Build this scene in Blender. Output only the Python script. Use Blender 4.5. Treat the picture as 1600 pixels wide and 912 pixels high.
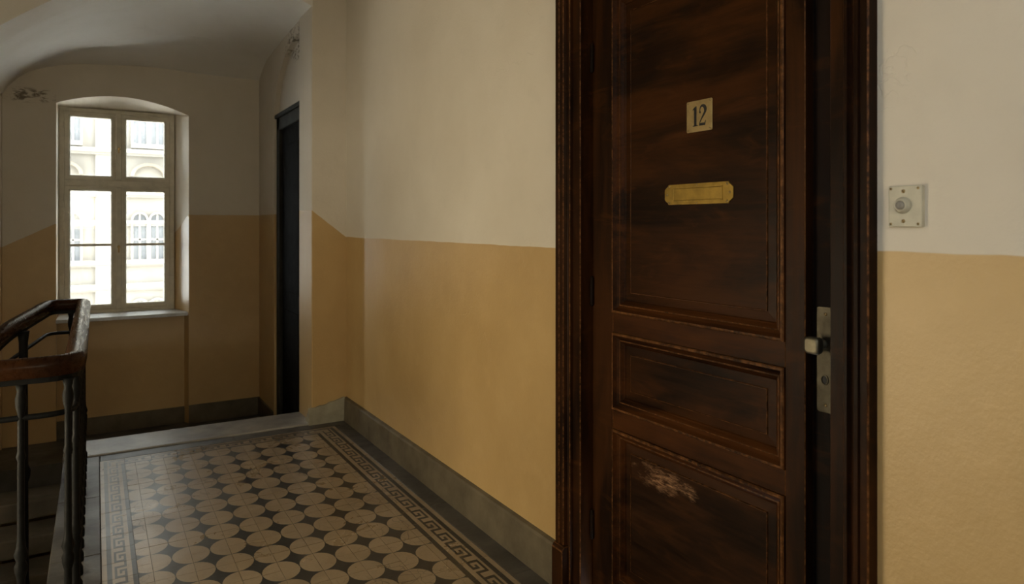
import bpy, bmesh, math, random
from mathutils import Vector, Matrix
random.seed(7)
scene = bpy.context.scene
COL = scene.collection
for o in list(bpy.data.objects):
    bpy.data.objects.remove(o, do_unlink=True)

# ------------------------------------------------------------------ camera, light, exposure
cam_data = bpy.data.cameras.new('camera')
cam = bpy.data.objects.new('camera', cam_data); COL.objects.link(cam)
cam.location = (0, 0, 1.40)
cam.rotation_euler = (math.radians(90), 0, math.radians(-31))
cam_data.sensor_width = 36.0
cam_data.lens = 1082 / 1600 * 36.0
cam_data.shift_y = -106 / 1600
cam_data.clip_start = 0.02
cam_data.dof.use_dof = True
cam_data.dof.focus_distance = 2.6
cam_data.dof.aperture_fstop = 4.0
scene.camera = cam

world = bpy.data.worlds.new('overcast_sky'); scene.world = world
world.use_nodes = True
bg = world.node_tree.nodes['Background']
bg.inputs['Color'].default_value = (0.90, 0.955, 1.0, 1)
bg.inputs['Strength'].default_value = 14.0

def area_light(name, loc, rot, sx, sy, power, color, portal=False):
    l = bpy.data.lights.new(name, 'AREA'); l.shape = 'RECTANGLE'
    l.size = sx; l.size_y = sy; l.energy = power; l.color = color
    if portal: l.cycles.is_portal = True
    o = bpy.data.objects.new(name, l); COL.objects.link(o)
    o.location = loc; o.rotation_euler = rot
    return o
# hazy sun along the street outside
sun_l = bpy.data.lights.new('sun', 'SUN'); sun_l.energy = 26; sun_l.angle = math.radians(6); sun_l.color = (1.0, 0.95, 0.86)
sun = bpy.data.objects.new('sun', sun_l); COL.objects.link(sun); sun.location = (6, 12, 20)
sun.rotation_euler = Vector((-0.55, 0.22, -0.8)).to_track_quat('-Z', 'Y').to_euler()
# sampling portals at the unseen windows; stair and rear ones are added fill
area_light('near_window_portal', (-1.62, -0.80, 2.25), (0, math.radians(-90), 0), 1.4, 1.2, 1, (1, 1, 1), portal=True)
area_light('stair_fill_window_portal', (-1.62, 2.75, 0.75), (0, math.radians(-90), 0), 1.6, 1.7, 1, (1, 1, 1), portal=True)
area_light('rear_fill_window_portal', (0.0, -2.67, 1.85), (math.radians(90), 0, 0), 1.3, 1.3, 1, (1, 1, 1), portal=True)
# sampling portal at the landing window
area_light('landing_window_portal', (0.17, 7.165, 1.5), (math.radians(-90), 0, 0), 0.95, 1.8, 1, (1, 1, 1), portal=True)

scene.view_settings.view_transform = 'Standard'
scene.view_settings.look = 'None'
scene.view_settings.gamma = 1
scene.view_settings.use_curve_mapping = False
scene.view_settings.exposure = 0.13

# ------------------------------------------------------------------ helpers
def tag(o, label=None, cat=None, group=None, kind=None):
    if label: o['label'] = label
    if cat: o['category'] = cat
    if group: o['group'] = group
    if kind: o['kind'] = kind
    return o

def attach(o, parent):
    if parent is not None:
        o.parent = parent
        o.matrix_parent_inverse = Matrix.Translation(parent.location).inverted()

def empty(name, loc):
    o = bpy.data.objects.new(name, None); COL.objects.link(o); o.location = loc
    o.empty_display_size = 0.1
    return o

class MB:
    def __init__(s): s.v = []; s.f = []; s.m = []; s.sm = []
    def poly(s, pts, m=0, smooth=False):
        b = len(s.v); s.v += [tuple(p) for p in pts]
        s.f.append(tuple(range(b, b + len(pts)))); s.m.append(m); s.sm.append(smooth)
    def mesh(s, vs, fs, m=0, smooth=False):
        b = len(s.v); s.v += [tuple(p) for p in vs]
        for f in fs:
            s.f.append(tuple(b + i for i in f)); s.m.append(m); s.sm.append(smooth)
    def box(s, x0, x1, y0, y1, z0, z1, m=0):
        v = [(x0,y0,z0),(x1,y0,z0),(x1,y1,z0),(x0,y1,z0),(x0,y0,z1),(x1,y0,z1),(x1,y1,z1),(x0,y1,z1)]
        s.mesh(v, [(3,2,1,0),(4,5,6,7),(0,1,5,4),(1,2,6,5),(2,3,7,6),(3,0,4,7)], m)
    def prism(s, pts, vec, m=0, smooth=False):
        """extrude a closed outline along vec"""
        n = len(pts); q = [tuple(Vector(p) + Vector(vec)) for p in pts]
        b = len(s.v); s.v += [tuple(p) for p in pts] + q
        s.f.append(tuple(range(b, b+n))); s.m.append(m); s.sm.append(False)
        s.f.append(tuple(range(b+2*n-1, b+n-1, -1))); s.m.append(m); s.sm.append(False)
        for i in range(n):
            j = (i+1) % n
            s.f.append((b+i, b+j, b+n+j, b+n+i)); s.m.append(m); s.sm.append(smooth)
    def loft(s, rings, m=0, closed=False, smooth=False, caps=False):
        n = len(rings[0]); b = len(s.v)
        for r in rings: s.v += [tuple(p) for p in r]
        for k in range(len(rings)-1):
            for i in range(n if closed else n-1):
                j = (i+1) % n
                s.f.append((b+k*n+i, b+k*n+j, b+(k+1)*n+j, b+(k+1)*n+i)); s.m.append(m); s.sm.append(smooth)
        if caps:
            s.f.append(tuple(b+i for i in reversed(range(n)))); s.m.append(m); s.sm.append(False)
            s.f.append(tuple(b+(len(rings)-1)*n+i for i in range(n))); s.m.append(m); s.sm.append(False)
    def lathe(s, prof, origin=(0,0,0), axis='Z', seg=16, m=0, smooth=True):
        """prof = [(radius, height)]; axis Z, or -X (height grows towards -X)"""
        ox, oy, oz = origin; rings = []
        for r, h in prof:
            ring = []
            for i in range(seg):
                a = 2*math.pi*i/seg; c, d = r*math.cos(a), r*math.sin(a)
                if axis == 'Z': ring.append((ox+c, oy+d, oz+h))
                elif axis == '-X': ring.append((ox-h, oy-c, oz+d))
                elif axis == '-Y': ring.append((ox+c, oy-h, oz+d))
            rings.append(ring)
        s.loft(rings, m, closed=True, smooth=smooth, caps=True)
    def sweep(s, path, prof, m=0, smooth=True):
        """sweep a profile [(side, up)] along a path of Vectors, up stays near +Z"""
        n = len(path); rings = []
        for i, p in enumerate(path):
            t = (path[min(i+1, n-1)] - path[max(i-1, 0)]).normalized()
            side = t.cross(Vector((0,0,1))).normalized(); up = side.cross(t)
            k = 1.0
            rings.append([p + side*a*k + up*b for a, b in prof])
        s.loft(rings, m, closed=True, smooth=smooth, caps=True)
    def build(s, name, mats, parent=None, bevel=0, bevel_mat=-1, seg=1, weld=True, loc=None):
        me = bpy.data.meshes.new(name); me.from_pydata(s.v, [], s.f)
        if not isinstance(mats, (list, tuple)): mats = [mats]
        for mt in mats: me.materials.append(mt)
        for p, mi, sm in zip(me.polygons, s.m, s.sm): p.material_index = mi; p.use_smooth = sm
        bm = bmesh.new(); bm.from_mesh(me)
        if weld: bmesh.ops.remove_doubles(bm, verts=bm.verts, dist=1e-5)
        bmesh.ops.recalc_face_normals(bm, faces=bm.faces)
        if bevel:
            es = [e for e in bm.edges if len(e.link_faces) == 2 and e.calc_face_angle(0) > 0.6]
            bmesh.ops.bevel(bm, geom=es, offset=bevel, segments=seg, affect='EDGES', profile=0.6, material=bevel_mat, clamp_overlap=True)
        bm.to_mesh(me); bm.free()
        o = bpy.data.objects.new(name, me); COL.objects.link(o)
        if loc: o.location = loc
        attach(o, parent)
        return o

def copy_of(o, parent, loc=None, rot=None):
    c = o.copy(); COL.objects.link(c)
    if parent is not None:
        c.parent = parent; c.matrix_parent_inverse = Matrix.Translation(parent.location).inverted()
    if loc is not None: c.location = loc
    if rot is not None: c.rotation_euler = rot
    return c

def structure(o, label=None, cat=None):
    return tag(o, label, cat, None, 'structure')

# ------------------------------------------------------------------ materials
def new_mat(name):
    m = bpy.data.materials.new(name); m.use_nodes = True
    nt = m.node_tree; nt.nodes.clear()
    out = nt.nodes.new('ShaderNodeOutputMaterial'); b = nt.nodes.new('ShaderNodeBsdfPrincipled')
    nt.links.new(b.outputs[0], out.inputs[0])
    return m, nt, b
def N(nt, t, **kw):
    n = nt.nodes.new(t)
    for k, v in kw.items(): setattr(n, k, v)
    return n
def setin(nt, sock, v):
    if hasattr(v, 'is_output') or isinstance(v, bpy.types.NodeSocket): nt.links.new(v, sock)
    else: sock.default_value = v
def math_(nt, op, a, b=0.0, c=None, clamp=False):
    n = N(nt, 'ShaderNodeMath', operation=op, use_clamp=clamp)
    setin(nt, n.inputs[0], a); setin(nt, n.inputs[1], b)
    if c is not None: setin(nt, n.inputs[2], c)
    return n.outputs[0]
def rng(nt, v, a, b, c=0.0, d=1.0, smooth=False):
    n = N(nt, 'ShaderNodeMapRange', clamp=True)
    if smooth: n.interpolation_type = 'SMOOTHSTEP'
    setin(nt, n.inputs[0], v)
    for i, x in enumerate((a, b, c, d)): setin(nt, n.inputs[1+i], x)
    return n.outputs[0]
def mix(nt, f, a, b, mode='MIX'):
    n = N(nt, 'ShaderNodeMix', data_type='RGBA', blend_type=mode)
    setin(nt, n.inputs[0], f)
    setin(nt, n.inputs[6], a if not isinstance(a, tuple) else (*a[:3], 1))
    setin(nt, n.inputs[7], b if not isinstance(b, tuple) else (*b[:3], 1))
    return n.outputs[2]
def noise(nt, vec, scale, detail=4, rough=0.55, dist=0.0):
    n = N(nt, 'ShaderNodeTexNoise')
    nt.links.new(vec, n.inputs['Vector'])
    n.inputs['Scale'].default_value = scale; n.inputs['Detail'].default_value = detail
    n.inputs['Roughness'].default_value = rough; n.inputs['Distortion'].default_value = dist
    return n.outputs[0]
def pos(nt, scale=(1,1,1)):
    g = N(nt, 'ShaderNodeNewGeometry'); m = N(nt, 'ShaderNodeMapping')
    nt.links.new(g.outputs['Position'], m.inputs['Vector']); m.inputs['Scale'].default_value = scale
    return m.outputs[0]
def xyz(nt):
    g = N(nt, 'ShaderNodeNewGeometry'); s = N(nt, 'ShaderNodeSeparateXYZ')
    nt.links.new(g.outputs['Position'], s.inputs[0]); return s.outputs
def bump(nt, b, h, strength=0.3, dist=0.01):
    n = N(nt, 'ShaderNodeBump'); n.inputs['Strength'].default_value = strength; n.inputs['Distance'].default_value = dist
    nt.links.new(h, n.inputs['Height']); nt.links.new(n.outputs[0], b.inputs['Normal'])

UPPER = (0.59, 0.54, 0.465)
LOWER = (0.46, 0.31, 0.135)
def paint_mat(name, axis=None, a=(0, 1.3), b=(1, 1.3), upper=UPPER, lower=LOWER, two=True, damage=None, cracks=False):
    """plaster wall, white above and ochre oil paint below a hand drawn line"""
    m, nt, bs = new_mat(name)
    p = pos(nt); c = xyz(nt)
    big = noise(nt, p, 1.3, 4, 0.6); mid = noise(nt, p, 7, 5, 0.6); fine = noise(nt, p, 95, 4, 0.6)
    wav = noise(nt, p, 5, 2)
    up = mix(nt, rng(nt, big, 0.35, 0.7), upper, tuple(x*k for x, k in zip(upper, (0.9, 0.885, 0.86))))
    up = mix(nt, rng(nt, mid, 0.55, 0.75, 0, 0.35), up, tuple(x*0.86 for x in upper))
    if two:
        lo = mix(nt, rng(nt, big, 0.35, 0.68), lower, (lower[0]*0.86, lower[1]*0.83, lower[2]*0.78))
        lo = mix(nt, rng(nt, mid, 0.5, 0.8, 0, 0.4), lo, (lower[0]*1.12, lower[1]*1.13, lower[2]*1.2))
        if axis is None: line = a[1]
        else: line = rng(nt, c['XYZ'.index(axis)], a[0], b[0], a[1], b[1])
        h = math_(nt, 'SUBTRACT', c[2], line)
        h = math_(nt, 'ADD', h, math_(nt, 'MULTIPLY', math_(nt, 'SUBTRACT', wav, 0.5), 0.012))
        f = rng(nt, h, -0.0015, 0.0015)
        col = mix(nt, f, lo, up)
        setin(nt, bs.inputs['Roughness'], rng(nt, f, 0, 1, 0.42, 0.8))
    else:
        col = up; bs.inputs['Roughness'].default_value = 0.8
    if cracks:
      v = N(nt, 'ShaderNodeTexVoronoi', feature='DISTANCE_TO_EDGE'); v.inputs['Scale'].default_value = 4.5
      nz = N(nt, 'ShaderNodeTexNoise'); nz.inputs['Scale'].default_value = 7; nz.inputs['Detail'].default_value = 4; nt.links.new(p, nz.inputs['Vector'])
      ad = N(nt, 'ShaderNodeVectorMath', operation='MULTIPLY_ADD'); nt.links.new(nz.outputs['Color'], ad.inputs[0])
      ad.inputs[1].default_value = (0.3, 0.3, 0.3); nt.links.new(p, ad.inputs[2]); nt.links.new(ad.outputs[0], v.inputs['Vector'])
      crack = math_(nt, 'MULTIPLY', rng(nt, v.outputs['Distance'], 0.012, 0.002), rng(nt, noise(nt, p, 2.7, 2), 0.60, 0.66))
    if damage:   # flaked, stained plaster
        (cx_, cy_, cz_), (rx_, ry_, rz_) = damage
        t = None
        for k, (q, w_) in enumerate(((cx_, rx_), (cy_, ry_), (cz_, rz_))):
            e = math_(nt, 'DIVIDE', math_(nt, 'SUBTRACT', c[k], q), w_); e = math_(nt, 'MULTIPLY', e, e)
            t = e if t is None else math_(nt, 'ADD', t, e)
        fl = noise(nt, pos(nt, (1, 1, 2.2)), 11, 5, 0.65, 1.0)
        dm = math_(nt, 'MULTIPLY', rng(nt, t, 1.2, 0.3), rng(nt, fl, 0.47, 0.56))
        col = mix(nt, dm, col, (0.17, 0.14, 0.105))
        mid = math_(nt, 'SUBTRACT', mid, math_(nt, 'MULTIPLY', dm, 1.2))
    nt.links.new(col, bs.inputs['Base Color'])
    if cracks: mid = math_(nt, 'SUBTRACT', mid, math_(nt, 'MULTIPLY', crack, 0.6))
    hh = math_(nt, 'ADD', math_(nt, 'MULTIPLY', mid, 1.0), math_(nt, 'MULTIPLY', fine, 0.36))
    hh = math_(nt, 'ADD', hh, math_(nt, 'MULTIPLY', noise(nt, p, 26, 4, 0.6), 0.4))
    bump(nt, bs, hh, 0.35, 0.006)
    return m

def wood_mat(name, grain='Z', dark=(0.0075, 0.0030, 0.0013), red=(0.056, 0.0175, 0.0036), rough=0.42, wear=0.0, patch=False, spec=0.07):
    m, nt, bs = new_mat(name)
    sc = {'Z': (1, 1, 0.06), 'Y': (1, 0.06, 1), 'X': (0.06, 1, 1)}[grain]
    g = noise(nt, pos(nt, sc), 70, 5, 0.65, 0.6)
    sc2 = tuple(0.25 if x < 1 else 1 for x in sc)
    blot = noise(nt, pos(nt, sc2), 5.5, 4, 0.55, 0.8)
    f = math_(nt, 'ADD', math_(nt, 'MULTIPLY', rng(nt, blot, 0.38, 0.68, smooth=True), 0.75), math_(nt, 'MULTIPLY', rng(nt, g, 0.4, 0.75), 0.35), clamp=True)
    col = mix(nt, f, dark, red)
    flame = noise(nt, pos(nt, (1, 0.35, 1.6)), 9, 5, 0.6, 1.6)
    col = mix(nt, rng(nt, flame, 0.56, 0.72, 0, 0.35), col, (0.070, 0.023, 0.0045))
    if wear:
        w = noise(nt, pos(nt), 55, 5, 0.7)
        col = mix(nt, rng(nt, w, 0.44, 0.68, 0, 0.75), col, (0.19, 0.08, 0.028))
    if patch:   # scuffed varnish on the bottom panel, scratched along the grain
        c = xyz(nt)
        dy = math_(nt, 'DIVIDE', math_(nt, 'SUBTRACT', c[1], 1.70), 0.125)
        dz = math_(nt, 'DIVIDE', math_(nt, 'SUBTRACT', c[2], 0.548), 0.042)
        r2 = math_(nt, 'ADD', math_(nt, 'MULTIPLY', dy, dy), math_(nt, 'MULTIPLY', dz, dz))
        w = noise(nt, pos(nt, (1, 0.22, 1)), 120, 4, 0.7, 0.4)
        r2 = math_(nt, 'ADD', r2, math_(nt, 'MULTIPLY', math_(nt, 'SUBTRACT', noise(nt, pos(nt, (1, 0.4, 1)), 32, 4, 0.7), 0.5), 5.0))
        msk = math_(nt, 'MULTIPLY', rng(nt, r2, 1.2, -0.2), rng(nt, w, 0.40, 0.62))
        col = mix(nt, msk, col, (0.30, 0.165, 0.09))
    nt.links.new(col, bs.inputs['Base Color'])
    setin(nt, bs.inputs['Roughness'], rng(nt, g, 0.3, 0.8, rough-0.06, rough+0.14))
    bs.inputs['Specular IOR Level'].default_value = spec
    bump(nt, bs, g, 0.12, 0.002)
    return m

def plain(name, col, rough=0.6, metal=0.0, var=0.15, nscale=12, bstr=0.1, bdist=0.003, spec=0.5):
    m, nt, bs = new_mat(name)
    n = noise(nt, pos(nt), nscale, 5, 0.6)
    nt.links.new(mix(nt, rng(nt, n, 0.35, 0.7), tuple(c*(1+var) for c in col), tuple(c*(1-var) for c in col)), bs.inputs['Base Color'])
    setin(nt, bs.inputs['Roughness'], rng(nt, n, 0.3, 0.7, max(rough-0.08, 0.03), min(rough+0.08, 1)))
    bs.inputs['Metallic'].default_value = metal
    bs.inputs['Specular IOR Level'].default_value = spec
    if bstr: bump(nt, bs, noise(nt, pos(nt), nscale*6, 4, 0.6), bstr, bdist)
    return m

def tile_mat(name, col, stain, rough):
    m, nt, bs = new_mat(name)
    p = pos(nt)
    oi = N(nt, 'ShaderNodeObjectInfo')
    n = noise(nt, p, 3.2, 5, 0.65, 0.5); f = noise(nt, p, 130, 3, 0.6)
    c = mix(nt, rng(nt, n, 0.48, 0.74, 0, 0.75), col, stain)
    c = mix(nt, rng(nt, oi.outputs['Random'], 0, 1, 0, 0.28), c, tuple(x*0.7 for x in col))
    c = mix(nt, rng(nt, f, 0.5, 0.75, 0, 0.35), c, tuple(x*0.6 for x in col))
    v = N(nt, 'ShaderNodeTexVoronoi', feature='DISTANCE_TO_EDGE'); v.inputs['Scale'].default_value = 14.0
    nz = N(nt, 'ShaderNodeTexNoise'); nz.inputs['Scale'].default_value = 6; nt.links.new(p, nz.inputs['Vector'])
    ad = N(nt, 'ShaderNodeVectorMath', operation='MULTIPLY_ADD'); nt.links.new(nz.outputs['Color'], ad.inputs[0])
    ad.inputs[1].default_value = (0.12, 0.12, 0.12); nt.links.new(p, ad.inputs[2]); nt.links.new(ad.outputs[0], v.inputs['Vector'])
    crack = math_(nt, 'MULTIPLY', rng(nt, v.outputs['Distance'], 0.03, 0.008), rng(nt, noise(nt, p, 2.1, 2), 0.5, 0.6))
    c = mix(nt, math_(nt, 'MULTIPLY', crack, 0.55), c, (0.02, 0.016, 0.012))
    nt.links.new(c, bs.inputs['Base Color'])
    setin(nt, bs.inputs['Roughness'], rng(nt, n, 0.3, 0.7, rough-0.07, rough+0.1))
    bump(nt, bs, math_(nt, 'ADD', math_(nt, 'MULTIPLY', noise(nt, p, 16, 3), 1.0), math_(nt, 'MULTIPLY', f, 0.15)), 0.25, 0.004)
    return m

def glass_mat(name, tint=(0.93, 0.95, 0.94)):
    m = bpy.data.materials.new(name); m.use_nodes = True
    nt = m.node_tree; nt.nodes.clear()
    out = N(nt, 'ShaderNodeOutputMaterial'); t = N(nt, 'ShaderNodeBsdfTransparent'); g = N(nt, 'ShaderNodeBsdfGlossy')
    t.inputs[0].default_value = (*tint, 1); g.inputs['Roughness'].default_value = 0.03
    fr = N(nt, 'ShaderNodeFresnel'); fr.inputs[0].default_value = 1.45
    mx = N(nt, 'ShaderNodeMixShader')
    nt.links.new(fr.outputs[0], mx.inputs[0]); nt.links.new(t.outputs[0], mx.inputs[1]); nt.links.new(g.outputs[0], mx.inputs[2])
    nt.links.new(mx.outputs[0], out.inputs[0])
    return m

M = {}
M['right'] = paint_mat('wall_paint_right', 'Y', (1.55, 1.339), (1.65, 1.307), cracks=True)
M['pilaster'] = paint_mat('wall_paint_pilaster', 'X', (1.295, 1.498), (1.54, 1.304))
M['end'] = paint_mat('wall_paint_end', None, (0, 1.483))
M['end_left'] = paint_mat('wall_paint_end_stairs', 'X', (-0.63, 1.22), (-0.285, 1.40), damage=((-0.46, 6.7, 2.43), (0.22, 0.3, 0.06)))
M['reveal_lit'] = paint_mat('wall_paint_reveal_lit', 'Y', (6.72, 1.483), (7.07, 1.31), upper=(0.80, 0.72, 0.60), lower=(0.62, 0.43, 0.20))  # wall paint lightened, daylight on the reveal put into the colour
M['landing'] = paint_mat('wall_paint_landing', None, (0, 1.483), damage=((1.32, 5.42, 2.80), (0.2, 0.3, 0.14)))
M['left'] = paint_mat('wall_paint_left', None, (0, 1.22))
M['vault'] = paint_mat('vault_plaster', two=False, upper=(0.76, 0.74, 0.71))
M['wood_z'] = wood_mat('dark_wood_upright', 'Z', red=(0.040, 0.0135, 0.0035))
M['wood_y'] = wood_mat('dark_wood_rail', 'Y')
M['wood_panel'] = wood_mat('dark_wood_panel', 'Y', red=(0.042, 0.0135, 0.003), rough=0.40)
M['wood_panel_worn'] = wood_mat('dark_wood_scuffed_panel', 'Y', red=(0.040, 0.0145, 0.0045), rough=0.42, patch=True)
M['wood_wear'] = wood_mat('dark_wood_rubbed_edge', 'Z', dark=(0.014, 0.006, 0.0025), red=(0.08, 0.03, 0.008), wear=1.0, rough=0.4)
M['shaded_lock_wood'] = wood_mat('dark_wood_rebate_shaded', 'Z', rough=0.65, spec=0.1, dark=(0.003, 0.0015, 0.001), red=(0.010, 0.004, 0.002))  # near-black copy of the door wood, recess shadow put into the colour
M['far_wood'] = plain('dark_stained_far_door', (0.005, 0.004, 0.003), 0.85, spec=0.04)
M['far_trim'] = plain('grey_green_door_trim', (0.025, 0.024, 0.019), 0.7, spec=0.1)
M['rail_wood'] = wood_mat('handrail_wood', 'Y', dark=(0.016, 0.007, 0.0035), red=(0.05, 0.019, 0.007), rough=0.27)
M['iron'] = plain('black_painted_iron', (0.006, 0.006, 0.006), 0.55, 0.0, 0.3, 40, 0.3, 0.002, spec=0.14)
M['brass'] = plain('aged_brass', (0.24, 0.155, 0.038), 0.46, 1.0, 0.16, 30, 0.1, 0.001)
M['brass_pale'] = plain('pale_brass', (0.33, 0.245, 0.12), 0.46, 1.0, 0.12, 30, 0.1, 0.001)
M['screw'] = plain('dull_brass_screw', (0.30, 0.21, 0.10), 0.4, 1.0, 0.2, 60, 0.0)
M['enamel'] = plain('black_enamel', (0.006, 0.006, 0.007), 0.35, 0, 0.1, 30, 0)
M['knob'] = plain('polished_nickel_knob', (0.15, 0.132, 0.095), 0.52, 1.0, 0.2, 25, 0.15, 0.001)
M['steel'] = plain('tarnished_nickel', (0.055, 0.048, 0.036), 0.52, 1.0, 0.22, 25, 0.15, 0.001)
M['bakelite'] = plain('aged_ivory_plate', (0.41, 0.385, 0.31), 0.45, 0, 0.1, 30, 0.15, 0.001)
M['button'] = plain('grey_button', (0.20, 0.185, 0.165), 0.5, 0, 0.2, 120, 0.2, 0.001)
M['black'] = plain('dark_hole', (0.004, 0.004, 0.004), 0.7, 0, 0.1, 10, 0)
M['stone'] = plain('grey_stone', (0.10, 0.08, 0.052), 0.6, 0, 0.25, 7, 0.35, 0.004, spec=0.3)
M['plinth'] = plain('pale_grey_plinth', (0.29, 0.265, 0.20), 0.6, 0, 0.2, 9, 0.4, 0.004)
M['slate'] = plain('worn_dark_slate', (0.072, 0.066, 0.058), 0.45, 0, 0.35, 5, 0.35, 0.004, spec=0.35)
M['sill_stone'] = plain('worn_threshold_stone', (0.24, 0.23, 0.215), 0.34, 0, 0.3, 4, 0.4, 0.004)
M['grout'] = plain('dark_grout', (0.03, 0.026, 0.022), 0.8, 0, 0.2, 20, 0.2)
M['tile_light'] = tile_mat('beige_cement_tile', (0.30, 0.232, 0.158), (0.19, 0.14, 0.09), 0.31)
M['tile_dark'] = tile_mat('black_cement_tile', (0.028, 0.028, 0.028), (0.04, 0.036, 0.032), 0.34)
M['step'] = plain('worn_stair_stone', (0.17, 0.15, 0.12), 0.55, 0, 0.3, 4, 0.5, 0.006)
M['frame_paint'] = plain('old_white_paint', (0.50, 0.46, 0.37), 0.45, 0, 0.12, 14, 0.2, 0.002)
M['sill_paint'] = plain('painted_sill', (0.52, 0.53, 0.52), 0.35, 0, 0.12, 14, 0.2, 0.002)
M['glass'] = glass_mat('window_glass')
M['amber_fill_glass'] = glass_mat('amber_fill_window_glass', (0.92, 0.83, 0.67))  # tint added to warm the daylight of the fill windows
M['facade'] = plain('cream_facade', (0.15, 0.134, 0.112), 0.9, 0, 0.08, 1.2, 0)
M['facade_trim'] = plain('cream_facade_trim', (0.168, 0.152, 0.13), 0.9, 0, 0.06, 1.2, 0)
M['facade_dark'] = plain('darker_facade_stone', (0.13, 0.108, 0.082), 0.9, 0, 0.15, 2, 0)  # darker facade tone for the window hoods
M['facade_glass'] = plain('far_window_glass', (0.095, 0.097, 0.1), 0.3, 0, 0.2, 2, 0)
M['facade_frame'] = plain('far_window_frame', (0.18, 0.168, 0.147), 0.7, 0, 0.1, 2, 0)
M['street'] = plain('street_paving', (0.68, 0.66, 0.62), 0.9, 0, 0.1, 1, 0)

# ------------------------------------------------------------------ right wall with door opening
W = 1.54                      # wall face
YR, YL, ZT = 1.052, 2.07, 2.36  # opening of the flat door
mb = MB()
mb.box(W, 1.95, -2.4, YR-0.01, -0.3, 3.4); mb.box(W, 1.95, YL+0.01, 5.0, -0.3, 3.4)
mb.box(W, 1.95, YR-0.01, YL+0.01, ZT+0.01, 3.4); mb.box(1.72, 1.95, YR-0.01, YL+0.01, -0.3, ZT+0.01)
structure(mb.build('wall_right', M['right'], weld=False), 'long white and ochre plaster wall around the dark wooden door', 'wall')

# pilaster at the end of the corridor
mb = MB(); mb.box(1.293, 1.95, 4.87, 5.22, -0.5, 3.4)
structure(mb.build('wall_pilaster', M['pilaster'], bevel=0.008, seg=2), 'plaster pier at the end of the corridor with slanting paint line', 'wall')

# wall of the landing with an arched recess for the far door
mb = MB()
mb.box(1.30, 1.95, 6.10, 7.0, -0.5, 3.4); mb.box(1.345, 1.95, 5.22, 6.10, -0.5, 3.4)
pts = [(1.30, 6.10, 3.4), (1.30, 5.22, 3.4), (1.30, 5.22, 2.83)]
for i in range(13):
    t = i/12*math.pi/2
    pts.append((1.30, 5.25 + 0.85*math.sin(t), 2.30 + 0.53*math.cos(t)))
mb.prism(pts, (0.045, 0, 0))
structure(mb.build('wall_landing_right', M['landing'], weld=False), 'landing side wall with arched recess over the far dark door', 'wall')

# ------------------------------------------------------------------ end wall with window niche
XL, XR, YE, YB = -0.276, 0.704, 6.72, 7.07
arch = []
for i in range(17):
    t = i/16; x = XL + (XR-XL)*t
    arch.append((x, 2.385 - 0.03*t + 0.105*(1-(2*t-1)**2)))
mb = MB()
mb.poly([(-1.36, YE, -3), (XL, YE, -3), (XL, YE, 3.4), (-1.36, YE, 3.4)], 1)
mb.poly([(XR, YE, -0.6), (1.32, YE, -0.6), (1.32, YE, 3.4), (XR, YE, 3.4)], 0)
for (a, za), (b, zb) in zip(arch, arch[1:]):
    mb.poly([(a, YE, za), (b, YE, zb), (b, YE, 3.4), (a, YE, 3.4)], 0)
front = [(XL, YE, 0.60)] + [(XL, YE, 1.5)] + [(x, YE, z) for x, z in arch] + [(XR, YE, 1.5), (XR, YE, 0.60)]
bx0, bx1, bz = -0.272, 0.617, 2.405
back = [(bx0, YB, 0.60), (bx0, YB, 1.5)] + [(bx0 + (bx1-bx0)*i/16, YB, bz) for i in range(17)] + [(bx1, YB, 1.5), (bx1, YB, 0.60)]
rings = [[tuple(Vector(f)*(1-t) + Vector(g)*t) for f, g in zip(front, back)] for t in (0, 0.5, 1)]
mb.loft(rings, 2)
# recess below the sill
mb.poly([(XL, YE+0.07, -0.6), (XR-0.03, YE+0.07, -0.6), (XR-0.03, YE+0.07, 0.60), (XL, YE+0.07, 0.60)], 0)
mb.poly([(XR, YE, -0.6), (XR-0.03, YE+0.07, -0.6), (XR-0.03, YE+0.07, 0.60), (XR, YE, 0.60)], 0)
mb.poly([(XL, YE, -0.6), (XL, YE+0.07, -0.6), (XL, YE+0.07, 0.60), (XL, YE, 0.60)], 1)
mb.poly([(XL, YE+0.07, 0.60), (XR-0.03, YE+0.07, 0.60), (bx1, YB, 0.60), (bx0, YB, 0.60)], 0)
structure(mb.build('wall_end', [M['end'], M['end_left'], M['reveal_lit']]), 'landing end wall with deep window recess and ochre dado', 'wall')
mb = MB()   # outer masonry of the house
mb.box(-6, bx0, YB, 7.16, -6, 7); mb.box(bx1, 7, YB, 7.16, -6, 7)
mb.box(bx0, bx1, YB, 7.16, bz, 7); mb.box(bx0, bx1, YB, 7.16, -6, 0.60)
structure(mb.build('wall_outer', M['facade'], weld=False), 'outer masonry skin behind the landing window', 'wall')
mb = MB(); mb.box(-1.36, -0.632, YE-0.05, YE+0.02, -3, 3.4)
structure(mb.build('wall_corner_pier', M['end_left']), 'shallow corner pier left of the landing window', 'wall')

# left wall with unseen windows, the stair one added as warm fill; rear wall
mb = MB(); WINS = ((-1.30, -0.25, 1.65, 2.9, 'window_2', 'tall window in the left wall beside the viewer'), (2.0, 3.50, 0.0, 1.5, 'fill_window_stair', 'unseen amber glazed fill window added in the left wall over the stair well'))
ys = -2.4
for y0, y1, z0, z1, nm, lb in WINS:
    mb.box(-1.6, -1.35, ys, y0, -3.2, 3.4); mb.box(-1.6, -1.35, y0, y1, z1, 3.4); mb.box(-1.6, -1.35, y0, y1, -3.2, z0); ys = y1
mb.box(-1.6, -1.35, ys, 7.1, -3.2, 3.4)
structure(mb.build('wall_left', M['left'], weld=False), 'stairwell wall on the far left side', 'wall')
mb = MB(); mb.box(-1.6, -0.6, -2.65, -2.4, -0.3, 3.4); mb.box(0.6, 1.95, -2.65, -2.4, -0.3, 3.4); mb.box(-0.6, 0.6, -2.65, -2.4, -0.3, 1.25); mb.box(-0.6, 0.6, -2.65, -2.4, 2.45, 3.4)
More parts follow.
